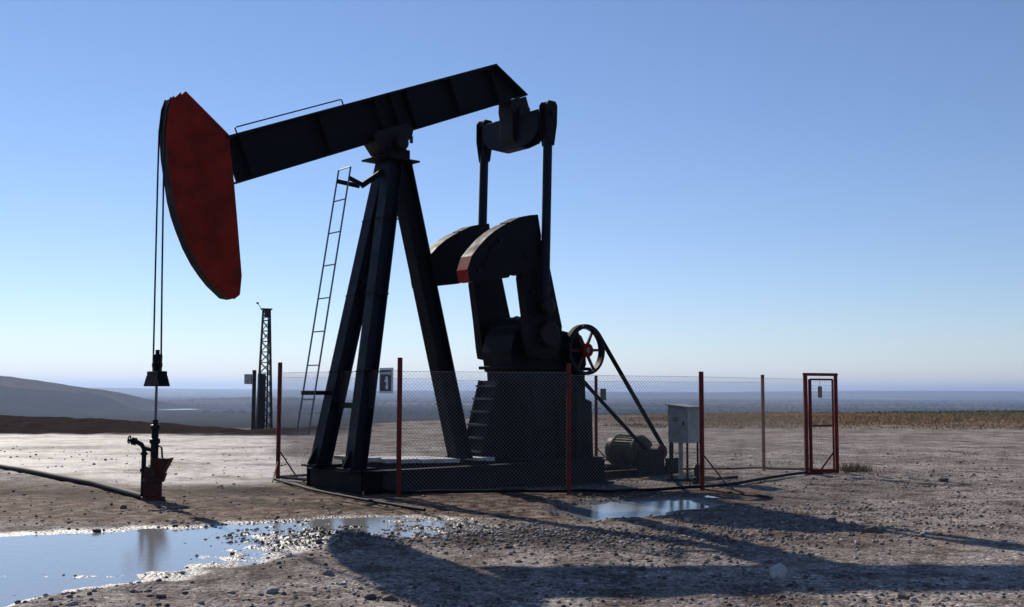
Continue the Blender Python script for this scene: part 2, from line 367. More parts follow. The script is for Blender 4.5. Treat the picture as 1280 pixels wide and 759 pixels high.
    t.links.new(rr_, b.inputs['Roughness']); sp1 = mixc(t, sa.outputs[0], (.02, .02, .02), (.09, .09, .09)); sp1 = mixc(t, sa.outputs[2], sp1, (.45, .45, .45)); sp1 = mixc(t, sb.outputs[0], sp1, (.0, .0, .0)); sp1 = mixc(t, sb.outputs[1], sp1, (.0, .0, .0)); sp1 = mixc(t, sb.outputs[2], sp1, (.0, .0, .0)); t.links.new(sp1, b.inputs['Specular IOR Level'])
    h1 = t.nodes.new('ShaderNodeMath'); h1.operation = 'MULTIPLY_ADD'; t.links.new(vo.outputs['Distance'], h1.inputs[0]); h1.inputs[1].default_value = -1.2; t.links.new(fine, h1.inputs[2])
    bp = N(t, 'ShaderNodeBump', i_Distance=.03); t.links.new(h1.outputs[0], bp.inputs['Height'])
    stg = ramp(t, sa.outputs[0], [(0, (.5,)*3), (1, (.18,)*3)]); t.links.new(stg.outputs[0], bp.inputs['Strength'])
    bp2 = N(t, 'ShaderNodeBump', i_Distance=.06, i_Strength=.35); t.links.new(mid, bp2.inputs['Height']); t.links.new(bp.outputs[0], bp2.inputs['Normal'])
    t.links.new(bp2.outputs[0], b.inputs['Normal'])
    me.materials.append(m)
    o = bpy.data.objects.new('ground', me); sc.collection.objects.link(o); o['kind'] = 'structure'; return m
SOIL = ground()

# water sheets: shallow, slightly rippled, muddy
def water_mat(name, rough, bump, deep):
    m = bpy.data.materials.new(name); m.use_nodes = True; t = m.node_tree; b = t.nodes['Principled BSDF']
    b.inputs['Base Color'].default_value = (*deep, 1); b.inputs['Roughness'].default_value = rough
    b.inputs['IOR'].default_value = 1.4; b.inputs['Specular IOR Level'].default_value = 1.0
    g = N(t, 'ShaderNodeNewGeometry'); mp = N(t, 'ShaderNodeMapping'); mp.inputs['Scale'].default_value = (1.6, .8, 1); t.links.new(g.outputs['Position'], mp.inputs[0])
    n = N(t, 'ShaderNodeTexNoise', i_Scale=7., i_Detail=7., i_Roughness=.72); t.links.new(mp.outputs[0], n.inputs['Vector'])
    bp = N(t, 'ShaderNodeBump', i_Strength=bump, i_Distance=.01); t.links.new(n.outputs[0], bp.inputs['Height']); t.links.new(bp.outputs[0], b.inputs['Normal'])
    return m
WM = water_mat('puddle_water', .03, .16, (.27, .265, .26))
def sheet(name, pts, z, m, margin=1.0):
    mb = MB(); n = len(pts); mb.add([(x, y, z) for x, y in pts], [tuple(range(n))])
    o = mb.build(name, m); o['kind'] = 'structure'; return o
def grow(P, g):
    cx = sum(p[0] for p in P)/len(P); cy = sum(p[1] for p in P)/len(P); out = []
    for x, y in P:
        d = math.hypot(x-cx, y-cy); out.append((x+(x-cx)/d*g, y+(y-cy)/d*g))
    return out
sheet('water', grow(PUD1, .5), WATER_Z, WM)
sheet('water', grow(PUD2, .6), WATER_Z-.03, WM)
lake = [(-812+42*math.cos(a)*(1+.2*math.sin(3*a)), 2600+95*math.sin(a)) for a in [i*math.pi/16 for i in range(32)]]
sheet('lake', lake, -47, water_mat('lake_water', .12, .0, (.2, .22, .25)))

# ------------------------------------------------------------------ haze
def haze():
    mb = MB().box((0, 2000, -120), (70000, 70000, 540)); o = mb.build('haze', bpy.data.materials.new('haze_air')); o['kind'] = 'stuff'
    m = o.data.materials[0]; m.use_nodes = True; t = m.node_tree; t.nodes.clear()
    out = t.nodes.new('ShaderNodeOutputMaterial'); v = t.nodes.new('ShaderNodeVolumePrincipled')
    v.inputs['Color'].default_value = (.53, .68, .98, 1); v.inputs['Density'].default_value = HAZE
    v.inputs['Anisotropy'].default_value = .35
    t.links.new(v.outputs[0], out.inputs['Volume'])
HAZE = .000095
haze()

# ================================================================== PUMP JACK
TH = rad(40); O = Vector((-2.86, 17.52, 0))
def W(u, v, z):
    return Vector((O.x+math.cos(TH)*u+math.sin(TH)*v, O.y+math.sin(TH)*u-math.cos(TH)*v, z))
pj = thing('pump_jack', O, TH, 'large black oil pump jack with dark red horse head, nodding over the wellhead', 'pump jack')

# skid
s = MB()
for v in (-.9, .9): s.ibeam((0, -v, .13), (5.25, -v, .13), .2, .42, .025, .02)
for u in (.02, .9, 1.9, 2.8, 3.7, 4.6, 5.2): s.ibeam((u, -.8, .12), (u, .8, .12), .12, .36, .02, .02)
s.build('skid', M['black'], pj, bevel=.004)
MB().box((2.6, 0, -.17), (5.5, 2.15, .2)).build('foundation', M['stained'], pj, bevel=.015)
# front feet plates
for v in (-.55, .55):
    MB().box((.06, -v, .355), (.5, .42, .03)).bar((-.14, -v, .36), (.0, -v, .62), .02, .12).build('foot_plate', M['black'], pj)
MB().box((2.62, 0, .355), (.55, .6, .03)).build('foot_plate', M['black'], pj)
# steel cross plates on the skid, sun's reflection painted in as pale colour
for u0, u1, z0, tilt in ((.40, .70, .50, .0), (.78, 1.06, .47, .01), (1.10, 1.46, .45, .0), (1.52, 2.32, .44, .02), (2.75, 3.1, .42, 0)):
    MB().prism([(u0, z0), (u1, z0-tilt), (u1, z0-.07-tilt), (u0, z0-.07)], -.72, .30).build('sunlit_plate', M['sunlit_plate'], pj, bevel=.008)
    MB().box(((u0+u1)/2, .22, (z0-.07+.31)/2), (u1-u0-.1, .6, z0-.07-.31)).build('plate_support', M['black'], pj)
# samson post legs
def leg(a, b, w, h, up):
    m = MB(); m.ibeam(a, b, w, h, .022, .02, up); return m
fn = {}
for v in (-.55, .55):
    o = leg((.05, -v, .36), (.98, -v*.20, 5.5), .26, .27, (1, 0, .2)).build('leg', M['navy'], pj, bevel=.004); fn[v] = o
    m = MB()
    for k in range(3):
        p = Vector((.05, -v, .36)).lerp(Vector((.98, -v*.2, 5.5)), .3+.25*k); m.box(p, (.30, .27, .02))
    m.each('gusset', M['black'], o)
leg((2.57, 0, .36), (1.18, 0, 5.5), .29, .33, (1, 0, .3)).build('leg', M['black'], pj, bevel=.004)
m = MB(); m.bar((.24, -.47, 1.35), (.24, .47, 1.35), .05, .09); m.bar((.59, -.33, 3.05+.2), (.59, .33, 3.05+.2), .04, .09); m.bar((.585, -.34, 3.42), (.585, .34, 3.42), .03, .05)
m.each('cross_brace', M['navy'], pj)
m = MB().box((1.0, 0, 5.52), (.80, .62, .03)).box((1.0, 0, 5.62), (.5, .44, .18))
m.build('post_cap', M['black'], pj, bevel=.006)
# saddle bearing
m = MB().prism([(.72, 5.60), (.60, 5.74), (.52, 5.85), (.60, 5.95), (1.2, 6.18), (1.34, 6.12), (1.30, 5.96), (1.2, 5.85), (1.18, 5.6)], -.2, .2)
m.lathe((.97, -.42, 5.78), (0, 1, 0), [(0, .10), (.02, .13), (.18, .13), (.2, .16), (.64, .16), (.66, .13), (.82, .13), (.84, .10)], 20)
for u in (.62, 1.32):
    for v in (-.15, .15): m.lathe((u, v, 5.86), (0, 0, 1), [(0, .03), (.12, .03)], 6)
m.build('saddle_bearing', M['greasy'], pj, bevel=.006)

# walking beam (tapered tail plate)
B0, B1 = Vector((-1.96, 0, 5.105)), Vector((3.33, 0, 7.305))
bd = (B1-B0).normalized(); bn = Vector((-bd.z, 0, bd.x))
beam = MB(); hh = .365
t0 = B0+bn*hh; t1 = B1+bn*(hh+.0); q0 = B0-bn*hh; q1 = B1-bn*(hh-.0)
def pz(p): return (p.x, p.z)
beam.prism([pz(q0+bn*.03), pz(q1+bn*.03), (3.75, 7.12), (3.93, 7.22), pz(t1-bn*.03), pz(t0-bn*.03)], -.02, .02)
beam.prism([pz(t0), pz(t1), pz(t1-bn*.035), pz(t0-bn*.035)], -.17, .17)
beam.prism([pz(q0), pz(q1), pz(q1+bn*.035), pz(q0+bn*.035)], -.17, .17)
beam.prism([pz(t1), (3.97, 7.20), (3.93, 7.17), pz(t1-bn*.05)], -.17, .17)
beam.prism([pz(q1), (3.78, 7.06), (3.76, 7.10), pz(q1+bn*.035)], -.17, .17)
for k in (.04, .30, .50, .56, .62, .80, .97):
    p = B0+(B1-B0)*k; a = p-bn*(hh-.035); b_ = p+bn*(hh-.035)
    for v0, v1 in ((-.15, -.021), (.021, .15)):
        beam.prism([pz(a-bd*.008), pz(a+bd*.008), pz(b_+bd*.008), pz(b_-bd*.008)], v0, v1)
bo = beam.build('walking_beam', M['black'], pj)
m = MB(); a = t0+bd*.28; b_ = t0+bd*2.32
m.tube([a+Vector((0, 0, 0)), a+bn*.09, a+bd*.03+bn*.10, b_-bd*.03+bn*.10, b_+bn*.09, b_], .012, 6).build('grab_rail', M['black'], bo)
m = MB(); a = t0-bd*.02
m.tube([a+bd*(.0), a+bn*.06+bd*.02, a+bn*.07+bd*.1, a+bd*.14], .018, 6).build('lifting_eye', M['black'], bo)

# horse head: two red cheek plates, curved track plate
arc = [(-2.962, 5.878), (-2.985, 5.74), (-3.004, 5.595), (-3.010, 5.40), (-3.005, 5.236), (-2.982, 5.0), (-2.942, 4.781), (-2.87, 4.385), (-2.805, 4.16), (-2.722, 3.949), (-2.61, 3.70), (-2.473, 3.47), (-2.34, 3.30), (-2.218, 3.165), (-2.0, 2.985)]
back = [(-1.872, 2.968), (-1.785, 3.04), (-1.763, 3.33), (-1.845, 4.05), (-1.926, 4.733), (-2.037, 5.486), (-2.736, 6.03), (-2.80, 5.965), (-2.815, 6.0), (-2.89, 5.91)]
hp = arc+back
head = MB(); head.prism([(x-.004, z-.002) for x, z in arc]+back, .116, .13); head.prism([(x-.004, z-.002) for x, z in arc]+back, -.13, -.116)
for i in range(len(back)-1):
    pass
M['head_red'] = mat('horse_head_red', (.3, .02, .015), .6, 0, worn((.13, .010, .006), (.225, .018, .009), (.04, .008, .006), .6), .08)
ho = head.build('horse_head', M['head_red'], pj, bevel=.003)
m = MB()
for i in range(len(arc)-1):
    (x0, z0), (x1, z1) = arc[i], arc[i+1]; m.prism([(x0, z0), (x1, z1), (x1+.03, z1+.012), (x0+.03, z0+.004)], -.112, .112)
m.build('track_plate', M['black'], ho)
m = MB(); m.prism([(-2.06, 5.46), (-2.75, 6.0), (-2.77, 5.975), (-2.09, 5.435)], -.084, .084); m.prism([(-1.80, 3.06), (-1.90, 3.94), (-1.93, 3.94), (-1.83, 3.06)], -.084, .084); m.prism([(-2.0, 2.985), (-1.91, 2.965), (-1.80, 3.05), (-1.83, 3.07), (-1.92, 2.99), (-2.0, 3.01)], -.084, .084)
m.prism([(-2.955, 5.83), (-2.80, 5.97), (-2.79, 5.95), (-2.93, 5.81)], -.084, .084)
m.prism([(-2.10, 4.66), (-2.16, 5.40), (-1.98, 5.44), (-1.93, 4.76)], -.08, .08)
m.each('inner_web', M['black'], ho)

# bridle and carrier bar
for v in (-.128, .128):
    pts = [(-2.95, -v*.8, 5.90), (-3.00, -v*.8, 5.74), (-3.03, -v*.8, 5.4), (-3.028, -v*.85, 4.8), (-3.01, -v, 3.2), (-2.99, -v*1.15, 1.84)]
    MB().tube(pts, .013, 6).build('bridle_cable', M['greasy'], pj)
m = MB(); m.prism([(-3.06, 1.86), (-2.92, 1.86), (-2.92, 1.78), (-3.06, 1.78)], -.21, .21)
m.add([(x, y*k, z) for z, k in ((1.64, .31), (1.80, .20)) for x, y in ((-3.07, -1), (-2.91, -1), (-2.91, 1), (-3.07, 1))], [(3, 2, 1, 0), (4, 5, 6, 7), (0, 1, 5, 4), (1, 2, 6, 5), (2, 3, 7, 6), (3, 0, 4, 7)])
m.build('carrier_bar', M['black'], pj, bevel=.01)
m = MB().lathe((-2.99, 0, 1.86), (0, 0, 1), [(0, .05), (.05, .05), (.06, .075), (.12, .075), (.125, .045), (.15, .045), (.16, .07), (.24, .07), (.25, .03), (.31, .03)], 12).box((-2.99, -.07, 2.0), (.05, .10, .05)).box((-2.99, .07, 1.95), (.05, .1, .05))
m.build('rod_clamp', M['black'], pj)

# equalizer bar with tail bearing
m = MB(); ev = [(-.80, 6.74), (.80, 6.74), (.80, 6.36), (.58, 6.17), (.30, 6.13), (-.30, 6.13), (-.58, 6.22), (-.80, 6.40)]
for u0, u1 in ((3.66, 3.69), (3.87, 3.90)):
    n = len(ev); m.add([(u0, -v, z) for v, z in ev]+[(u1, -v, z) for v, z in ev], [tuple(range(n)), tuple(range(n, 2*n))[::-1]]+[(i, (i+1) % n, n+(i+1) % n, n+i) for i in range(n)])
m.box((3.78, 0, 6.69), (.18, 1.6, .03)); m.box((3.78, 0, 6.14), (.18, .6, .03))
m.build('equalizer_bar', M['navy'], pj, bevel=.004)
m = MB(); m.prism([(3.54, 7.0), (3.90, 7.15), (3.98, 6.95), (4.0, 6.72), (3.98, 6.2), (3.72, 6.14), (3.58, 6.3), (3.56, 6.7), (3.53, 6.85)], -.19, .19)
m.lathe((3.80, -.30, 6.80), (0, 1, 0), [(0, .10), (.02, .14), (.58, .14), (.6, .10)], 18)
for u in (3.56, 4.02):
    for v in (-.13, .13): m.lathe((u, v, 6.8), (0, 0, 1), [(0, .028), (.16, .028)], 6)
m.build('tail_bearing', M['greasy'], pj, bevel=.008)
# pitman arms
for v in (-.93, .93):
    m = MB(); m.tube([(3.79, -v, 6.18), (3.72, -v, 3.2)], .085, 12)
    o = m.build('pitman_arm', M['navy'], pj, smooth=True)
    m = MB()
    for sg in (-.09, .09): m.prism([(3.67, 6.80), (3.72, 6.87), (3.88, 6.87), (3.93, 6.80), (3.92, 6.45), (3.85, 6.05), (3.74, 6.05), (3.67, 6.45)], v+sg-.02, v+sg+.02)
    m.box((3.80, -v, 6.80), (.20, .16, .10)); m.box((3.79, -v, 6.2), (.12, .16, .2)); m.lathe((3.8, -v-.14, 6.62), (0, 1, 0), [(0, .06), (.28, .06)], 10)
    m.build('pitman_head', M['black'], o, bevel=.006)
    m = MB(); m.lathe((3.75, -v-.11, 3.12), (0, 1, 0), [(0, .10), (.03, .16), (.19, .16), (.22, .10)], 18)
    m.build('wrist_bearing', M['greasy'], o, bevel=.006)
# cranks
SH = (3.90, 2.62)
wt = [(2.02, 3.66), (2.11, 3.90), (2.25, 4.06), (2.42, 4.23), (2.60, 4.37), (2.78, 4.48), (2.90, 4.545), (2.93, 4.50), (2.985, 4.515), (2.97, 4.58), (3.2, 4.69), (3.42, 4.745), (3.62, 4.78), (3.70, 4.40), (3.66, 3.95), (3.40, 3.72), (3.28, 3.66), (3.16, 3.68), (3.06, 3.72), (2.99, 3.64), (2.93, 3.58), (2.62, 3.535), (2.15, 3.45), (2.06, 3.46)]
arm = [(3.50, 4.55), (3.64, 4.66), (3.74, 4.36), (3.97, 3.84), (4.12, 3.30), (4.27, 2.78), (4.24, 2.42), (4.12, 2.22), (3.85, 2.15), (3.54, 2.20), (3.50, 2.4), (3.43, 2.9), (3.31, 3.60), (3.34, 3.9)]
for sg in (-1, 1):
    a, b_ = sg*.60, sg*.80
    o = MB().prism(arm, min(a, b_), max(a, b_)).build('crank_arm', M['black'], pj, bevel=.012)
    m = MB()
    for u, z in ((3.50, 3.35), (3.60, 2.95), (3.66, 2.5), (3.92, 3.45)):
        m.lathe((u, -(sg*.83)-.03, z), (0, 1, 0), [(0, .035), (.06, .035)], 8)
    m.each('bolt', M['greasy'], o)
    m = MB(); m.lathe((SH[0], -sg*.7-.2, SH[1]), (0, 1, 0), [(0, .2), (.03, .24), (.37, .24), (.4, .2)], 22); m.build('crank_hub', M['greasy'], o, bevel=.006)
    a, b_ = sg*.55, sg*.86
    if sg < 0: a, b_ = b_, a
    m = MB().prism(wt, a, b_, 0, {22: 1, 23: 1, 0: 1, 21: 0})
    wo_ = m.build('counterweight', [M['black'], M['tip_red']], pj, bevel=.008)
    tag(wo_, 'black crank counterweight with red end face' if sg > 0 else 'black crank counterweight behind the samson post')
    m = MB()
    q = [(2.35, 3.70), (2.5, 4.05), (2.8, 4.28), (3.15, 4.42), (3.15, 4.30), (2.85, 4.16), (2.6, 3.95), (2.48, 3.68)]
    va, vb = (sg*.855, sg*.88) if sg > 0 else (sg*.88, sg*.855)
    m.prism(q, va, vb)
    m.build('raised_rib', M['black'], wo_)
    m = MB()
    for u, z in ((2.25, 3.66), (2.72, 4.22), (3.35, 4.0)): m.lathe((u, -(sg*.87)-.03, z), (0, 1, 0), [(0, .04), (.06, .04)], 8)
    m.each('bolt', M['greasy'], wo_)
# gearbox
gb = MB(); gb.prism([(3.42, 1.95), (3.36, 2.3), (3.44, 2.62), (3.62, 2.80), (3.64, 2.88), (4.16, 2.90), (4.2, 2.80), (4.7, 2.72), (5.12, 2.66), (5.22, 2.5), (5.25, 2.1), (5.15, 1.95)], -.42, .42)
gb.prism([(3.34, 1.99), (3.34, 2.05), (5.3, 2.05), (5.3, 1.99)], -.5, .5)
gb.lathe((SH[0], -.58, SH[1]), (0, 1, 0), [(0, .26), (.04, .34), (.2, .36), (.96, .36), (1.12, .34), (1.16, .26)], 24)
gb.lathe((5.05, -.55, 2.37), (0, 1, 0), [(0, .12), (.12, .2), (.98, .2), (1.1, .12)], 18)
gb.lathe((3.85, 0, 2.88), (0, 0, 1), [(0, .05), (.07, .05), (.08, .07), (.11, .03)], 10)
go = gb.build('gearbox', M['black'], pj, bevel=.012)
MB().tube([(5.05, -.3, 2.37), (5.05, -.68, 2.37)], .05, 12).build('input_shaft', M['steel'], go)
# pedestal: tapered box stand, wider at the foot
def frustum(m, u0, u1, v0, v1, z0, U0, U1, V0, V1, z1):
    m.add([(u0, -v0, z0), (u1, -v0, z0), (u1, -v1, z0), (u0, -v1, z0), (U0, -V0, z1), (U1, -V0, z1), (U1, -V1, z1), (U0, -V1, z1)], [(0, 1, 2, 3), (4, 5, 6, 7), (0, 1, 5, 4), (1, 2, 6, 5), (2, 3, 7, 6), (3, 0, 4, 7)])
m = MB(); frustum(m, 3.70, 5.20, -.50, .50, .34, 3.52, 5.15, -.48, .48, 1.98)
for u in (3.75, 4.3, 4.95):
    for sg in (-1, 1): m.add([(u, sg*.60, .36), (u+.03, sg*.60, .36), (u+.03, sg*.88, .36), (u, sg*.88, .36), (u, sg*.47, 1.9), (u+.03, sg*.47, 1.9)], [(0, 1, 2, 3), (0, 3, 4), (1, 5, 2), (3, 2, 5, 4), (0, 4, 5, 1)])
m.box((4.4, 0, .36), (1.7, 1.8, .03)); m.build('pedestal', M['black'], pj, bevel=.008)
m = MB(); m.prism([(4.75, .36), (4.72, 1.66), (4.95, 1.46), (5.12, 1.40), (5.16, .36)], .62, .70).build('belt_side_plate', M['black'], pj, bevel=.006)
# brake drum and lever on the far side, oil filler details
m = MB(); m.lathe((5.05, .46, 2.37), (0, 1, 0), [(0, .28), (.02, .31), (.14, .31), (.16, .28)], 24); m.tube([(5.05, .5, 2.1), (4.3, .62, 1.2), (3.4, .7, .95)], .02, 6); m.build('brake', M['darkred'], pj)
# sheave and belts (near side of the gearbox, inside the crank)
SC = Vector((5.08, -.56, 2.37)); MC = Vector((7.12, -.56, .385))
m = MB().ring(SC, (0, 1, 0), .412, .468, .13, 48).build('sheave', M['greasy'], pj, smooth=True)
sp = MB()
for k in range(6):
    a = rad(60*k+2); d = Vector((math.cos(a), 0, math.sin(a))); sp.bar(SC+d*.07, SC+d*.42, .06, .035, (0, 1, 0), .045)
sp.each('spoke', M['darkred'], m)
MB().lathe(SC+Vector((0, -.1, 0)), (0, 1, 0), [(0, .09), (.01, .13), (.19, .13), (.2, .09)], 18).build('sheave_hub', M['red'], m)
def belt(v, ra=.475, rb=.165):
    d = MC-SC; L = math.hypot(d.x, d.z); th = math.atan2(d.z, d.x); al = math.acos((ra-rb)/L); pts = []
    for k in range(25):
        a = th+al+(2*math.pi-2*al)*k/24; pts.append((SC.x+ra*math.cos(a), SC.z+ra*math.sin(a)))
    for k in range(13):
        a = th-al+2*al*k/12; pts.append((MC.x+rb*math.cos(a), MC.z+rb*math.sin(a)))
    n = len(pts); mb = MB(); vs = []
    cx = [sum(p[i] for p in pts)/n for i in (0, 1)]
    for i, (u, z) in enumerate(pts):
        a, c = pts[i-1], pts[(i+1) % n]; t = Vector((c[0]-a[0], c[1]-a[1])).normalized(); nn = Vector((t.y, -t.x))
        for off, dv in ((0, -.016), (.022, -.016), (.022, .016), (0, .016)): vs.append((u+nn.x*off, -(v+dv), z+nn.y*off))
    fs = []
    for i in range(n):
        k = (i+1) % n
        for j in range(4): fs.append((i*4+j, i*4+(j+1) % 4, k*4+(j+1) % 4, k*4+j))
    return mb.add(vs, fs)
for dv in (-.05, -.012, .026): belt(.56+dv).build('drive_belt', M['rubber'], pj)

# steps leaning on the gearbox stand (treads and stringers)
m = MB(); a, b_ = Vector((3.02, 0, .36)), Vector((3.42, 0, 1.78))
for y in (-.04, .52): m.bar(a+Vector((0, y, 0)), b_+Vector((0, y, 0)), .04, .10, (1, 0, 0))
so_ = m.build('step_stringer', M['black'], pj)
MB().add([(3.03, -.04, .36), (3.03, .52, .36), (3.60, .52, .36), (3.60, -.04, .36), (3.43, -.04, 1.78), (3.43, .52, 1.78), (3.60, .52, 1.78), (3.60, -.04, 1.78)], [(3, 2, 1, 0), (4, 5, 6, 7), (0, 1, 5, 4), (1, 2, 6, 5), (2, 3, 7, 6), (3, 0, 4, 7)]).build('step_body', M['black'], so_)
for k in range(6):
    p = a.lerp(b_, (k+.6)/6.0); MB().box(p+Vector((0, .24, 0)), (.24, .52, .035)).build('step_tread', M['concrete'], so_)
# ladder on the front of the samson post
A, Bq = Vector((-.60, 0, .90)), Vector((.09, 0, 5.27))
m = MB()
for y in (-.19, .19): m.tube([A+Vector((0, y, 0)), Bq+Vector((0, y, 0))], .014, 6)
M['ladder'] = mat('ladder_steel', (.10, .11, .13), .5, .2)
lad = m.build('ladder', M['ladder'], pj)
for k in range(9):
    p = A.lerp(Bq, k/8.0 if k else .0); MB().tube([p+Vector((0, -.19, 0)), p+Vector((0, .19, 0))], .011, 6).build('rung', M['ladder'], lad)
m = MB()
for y in (-.19, .19): m.bar((.06, y, 5.08), (.42, y*.3, 5.02), .03, .07); 
m.bar((.42, 0, 5.02), (.86, 0, 5.34), .06, .09)
m.bar((-.50, .22, 1.55), (-.50, -.19, 1.55), .03, .06); m.bar((-.50, .2, 1.55), (.22, .42, 1.55), .03, .07)
m.each('ladder_bracket', M['black'], lad)

# ================================================================== ELECTRIC MOTOR on its slide base
mo = thing('electric_motor', W(7.12, 0, hz(3, 21.5)), TH, 'rounded olive electric motor on steel rails, driven belts leading up to the big wheel', 'motor')
def ml(u, v, z): return Vector((u-7.12, -v, z-mo.location.z))
m = MB()
for v in (-.55, .35): m.ibeam(ml(5.3, v, -.05), ml(7.9, v, -.05), .12, .2, .02, .02)
m.box(ml(7.12, -.1, .07), (.7, 1.1, .05)); m.build('slide_base', M['rust'], mo)
m = MB(); c = ml(7.12, -.72, .385)
m.lathe(c, (0, -1, 0), [(0, .10), (.02, .26), (.06, .30), (.18, .305), (.19, .32), (.23, .32), (.24, .30), (.76, .30), (.77, .32), (.81, .32), (.82, .30), (.90, .27), (.95, .16), (.97, .06)], 36)
bo_ = m.build('motor_body', M['beige'], mo, smooth=True)
m = MB()
for k in range(30):
    a = rad(k*12); d = Vector((math.cos(a), 0, math.sin(a))); m.bar(c+d*.305+Vector((0, -.26, 0)), c+d*.305+Vector((0, -.74, 0)), .010, .02, d)
m.build('cooling_fins', M['beige'], bo_)
MB().box(c+Vector((.30, -.40, .18)), (.16, .26, .2)).build('terminal_box', M['beige'], bo_, bevel=.01)
MB().box(c+Vector((0, -.48, -.26)), (.44, .6, .14)).build('motor_foot', M['rust'], mo, bevel=.01)
MB().lathe(ml(7.12, .46, .385), (0, -1, 0), [(0, .05), (.005, .155), (.19, .155), (.2, .05)], 22).build('motor_pulley', M['darkred'], mo, smooth=True)
MB().lathe(ml(7.12, .2, .385), (0, -1, 0), [(0, .03), (.27, .03)], 12).build('motor_shaft', M['steel'], mo)
m = MB(); m.box(ml(6.75, .70, .20), (.75, .03, .50)); m.box(ml(7.4, .72, .12), (.5, .03, .3))
m.tube([ml(7.75, .3, .0), ml(7.75, .3, .55)], .02, 6); m.tube([ml(7.6, .5, .0), ml(7.62, .5, .62)], .015, 6)
m.build('belt_guard', M['greasy'], mo, bevel=.006)

# ================================================================== WELLHEAD
wl = W(-2.99, 0, 0); wl.z = hz(wl.x, wl.y)
wh = thing('wellhead', wl, 0, 'dark oily wellhead with side valve and drip hopper under the horse head', 'wellhead')
MB().tube([(0, 0, .9), (0, 0, 1.70)], .019, 10).build('polished_rod', M['steel'], wh, smooth=True)
MB().lathe((0, 0, -.05), (0, 0, 1), [(0, .17), (.10, .17), (.11, .12), (.30, .12), (.31, .15), (.36, .15), (.37, .08), (.55, .08)], 18).build('casing_head', M['darkred'], wh, smooth=True)
MB().box((-.03, -.02, .25), (.17, .17, .46)).build('lower_body', M['darkred'], wh, bevel=.02)
MB().lathe((0, 0, .45), (0, 0, 1), [(0, .055), (.35, .055), (.36, .075), (.42, .075), (.43, .05), (.55, .05), (.56, .07), (.62, .07), (.63, .04), (.70, .04)], 14).build('stuffing_box', M['greasy'], wh, smooth=True)
m = MB().tube([(-.15, 0, -.05), (-.15, 0, .72), (-.19, 0, .79), (-.27, 0, .83)], .033, 10).lathe((-.15, 0, .40), (0, 0, 1), [(0, .05), (.05, .05)], 12).lathe((-.15, 0, .64), (0, 0, 1), [(0, .05), (.04, .05)], 12)
m.tube([(-.15, 0, .74), (0, 0, .70)], .03, 8); m.build('flow_pipe', M['greasy'], wh, smooth=True)
m = MB().lathe((-.27, 0, .83), (-1, 0, .2), [(0, .055), (.06, .055), (.065, .02), (.11, .02)], 12).ring((-.37, 0, .86), (1, 0, -.1), .045, .06, .015, 16)
m.build('valve', M['black'], wh)
m = MB(); m.tube([(.02, -.03, .60), (.03, -.03, .73), (.07, -.03, .77), (.11, -.03, .75), (.125, -.03, .60)], .014, 6).build('handle', M['greasy'], wh)
m = MB(); frustum(m, .05, .14, -.06, .06, .26, .03, .17, -.09, .09, .38); frustum(m, .03, .15, -.08, .08, .38, -.01, .25, -.12, .12, .60)
m.build('drip_hopper', M['darkred'], wh, bevel=.006)

# ================================================================== pipes on the ground
def ground_pipe(name, pts, r, m, label, cat, lift=.02):
    out = []
    for i in range(len(pts)-1):
        for k in range(12):
            a = k/12.; x = pts[i][0]*(1-a)+pts[i+1][0]*a; y = pts[i][1]*(1-a)+pts[i+1][1]*a; out.append((x, y))
    out.append(pts[-1]); zz = [hz(x, y) for x, y in out]
    zs = [sum(zz[max(0, i-4):i+5])/len(zz[max(0, i-4):i+5]) for i in range(len(zz))]
    return tag(MB().tube([(x, y, z+r+lift) for (x, y), z in zip(out, zs)], r, 10).build(name, m, smooth=True), label, cat)
ground_pipe('flow_line', [(-18, 27.5), (-10.4, 21.8), (-8.4, 19.5), (-6.8, 17.7), (wl.x-.15, wl.y)], .05, M['rubber'], 'black flow line pipe running across the pale ground to the wellhead', 'pipe', -.01)
ground_pipe('loose_pipe', [(-4.15, 19.0), (-3.2, 17.25), (-2.2, 15.7), (-1.15, 14.45)], .022, M['rubber'], 'thin dark pipe lying on the ground before the pump jack', 'pipe', .015)
ground_pipe('loose_pipe', [(3.3, 18.4), (3.55, 17.6), (4.0, 16.6)], .018, M['rust'], 'short rusty rod on the gravel below the right corner fence post', 'rod', .01)

# ================================================================== FENCE
fence = thing('wire_fence', (-1.74, 16.72, 0), 0, 'red post fence of thin wire mesh enclosing the pump jack', 'fence')
F0 = Vector((-1.74, 16.72, 0))
FA, FB, FC, FD = (-4.23, 19.61), (-1.74, 16.72), (.92, 17.33), (3.28, 18.60)
G1, G2 = (5.90, 21.60), (6.60, 21.9)
FE, FF, FH = (5.30, 22.7), (1.75, 22.3), (-1.17, 21.6)
def post(p, h, r):
    z = hz(*p); MB().tube([(p[0]-F0.x, p[1]-F0.y, z-.1), (p[0]-F0.x, p[1]-F0.y, z+h)], r, 10).build('post', M['fence_red'], fence, smooth=True)
for p, h, r in ((FA, 2.12, .04), (FB, 2.13, .04), (FC, 2.08, .038), (FD, 2.02, .042), (FE, 2.0, .036), (FF, 1.98, .034), (FH, 2.0, .034)): post(p, h, r)
def rail(p, q, r=.022, m=None, lift=.05):
    n = 10; pts = []
    for k in range(n+1):
        x = p[0]+(q[0]-p[0])*k/n; y = p[1]+(q[1]-p[1])*k/n; pts.append((x-F0.x, y-F0.y, hz(x, y)+lift))
    MB().tube(pts, r, 6).build('bottom_rail', m or M['rust'], fence)
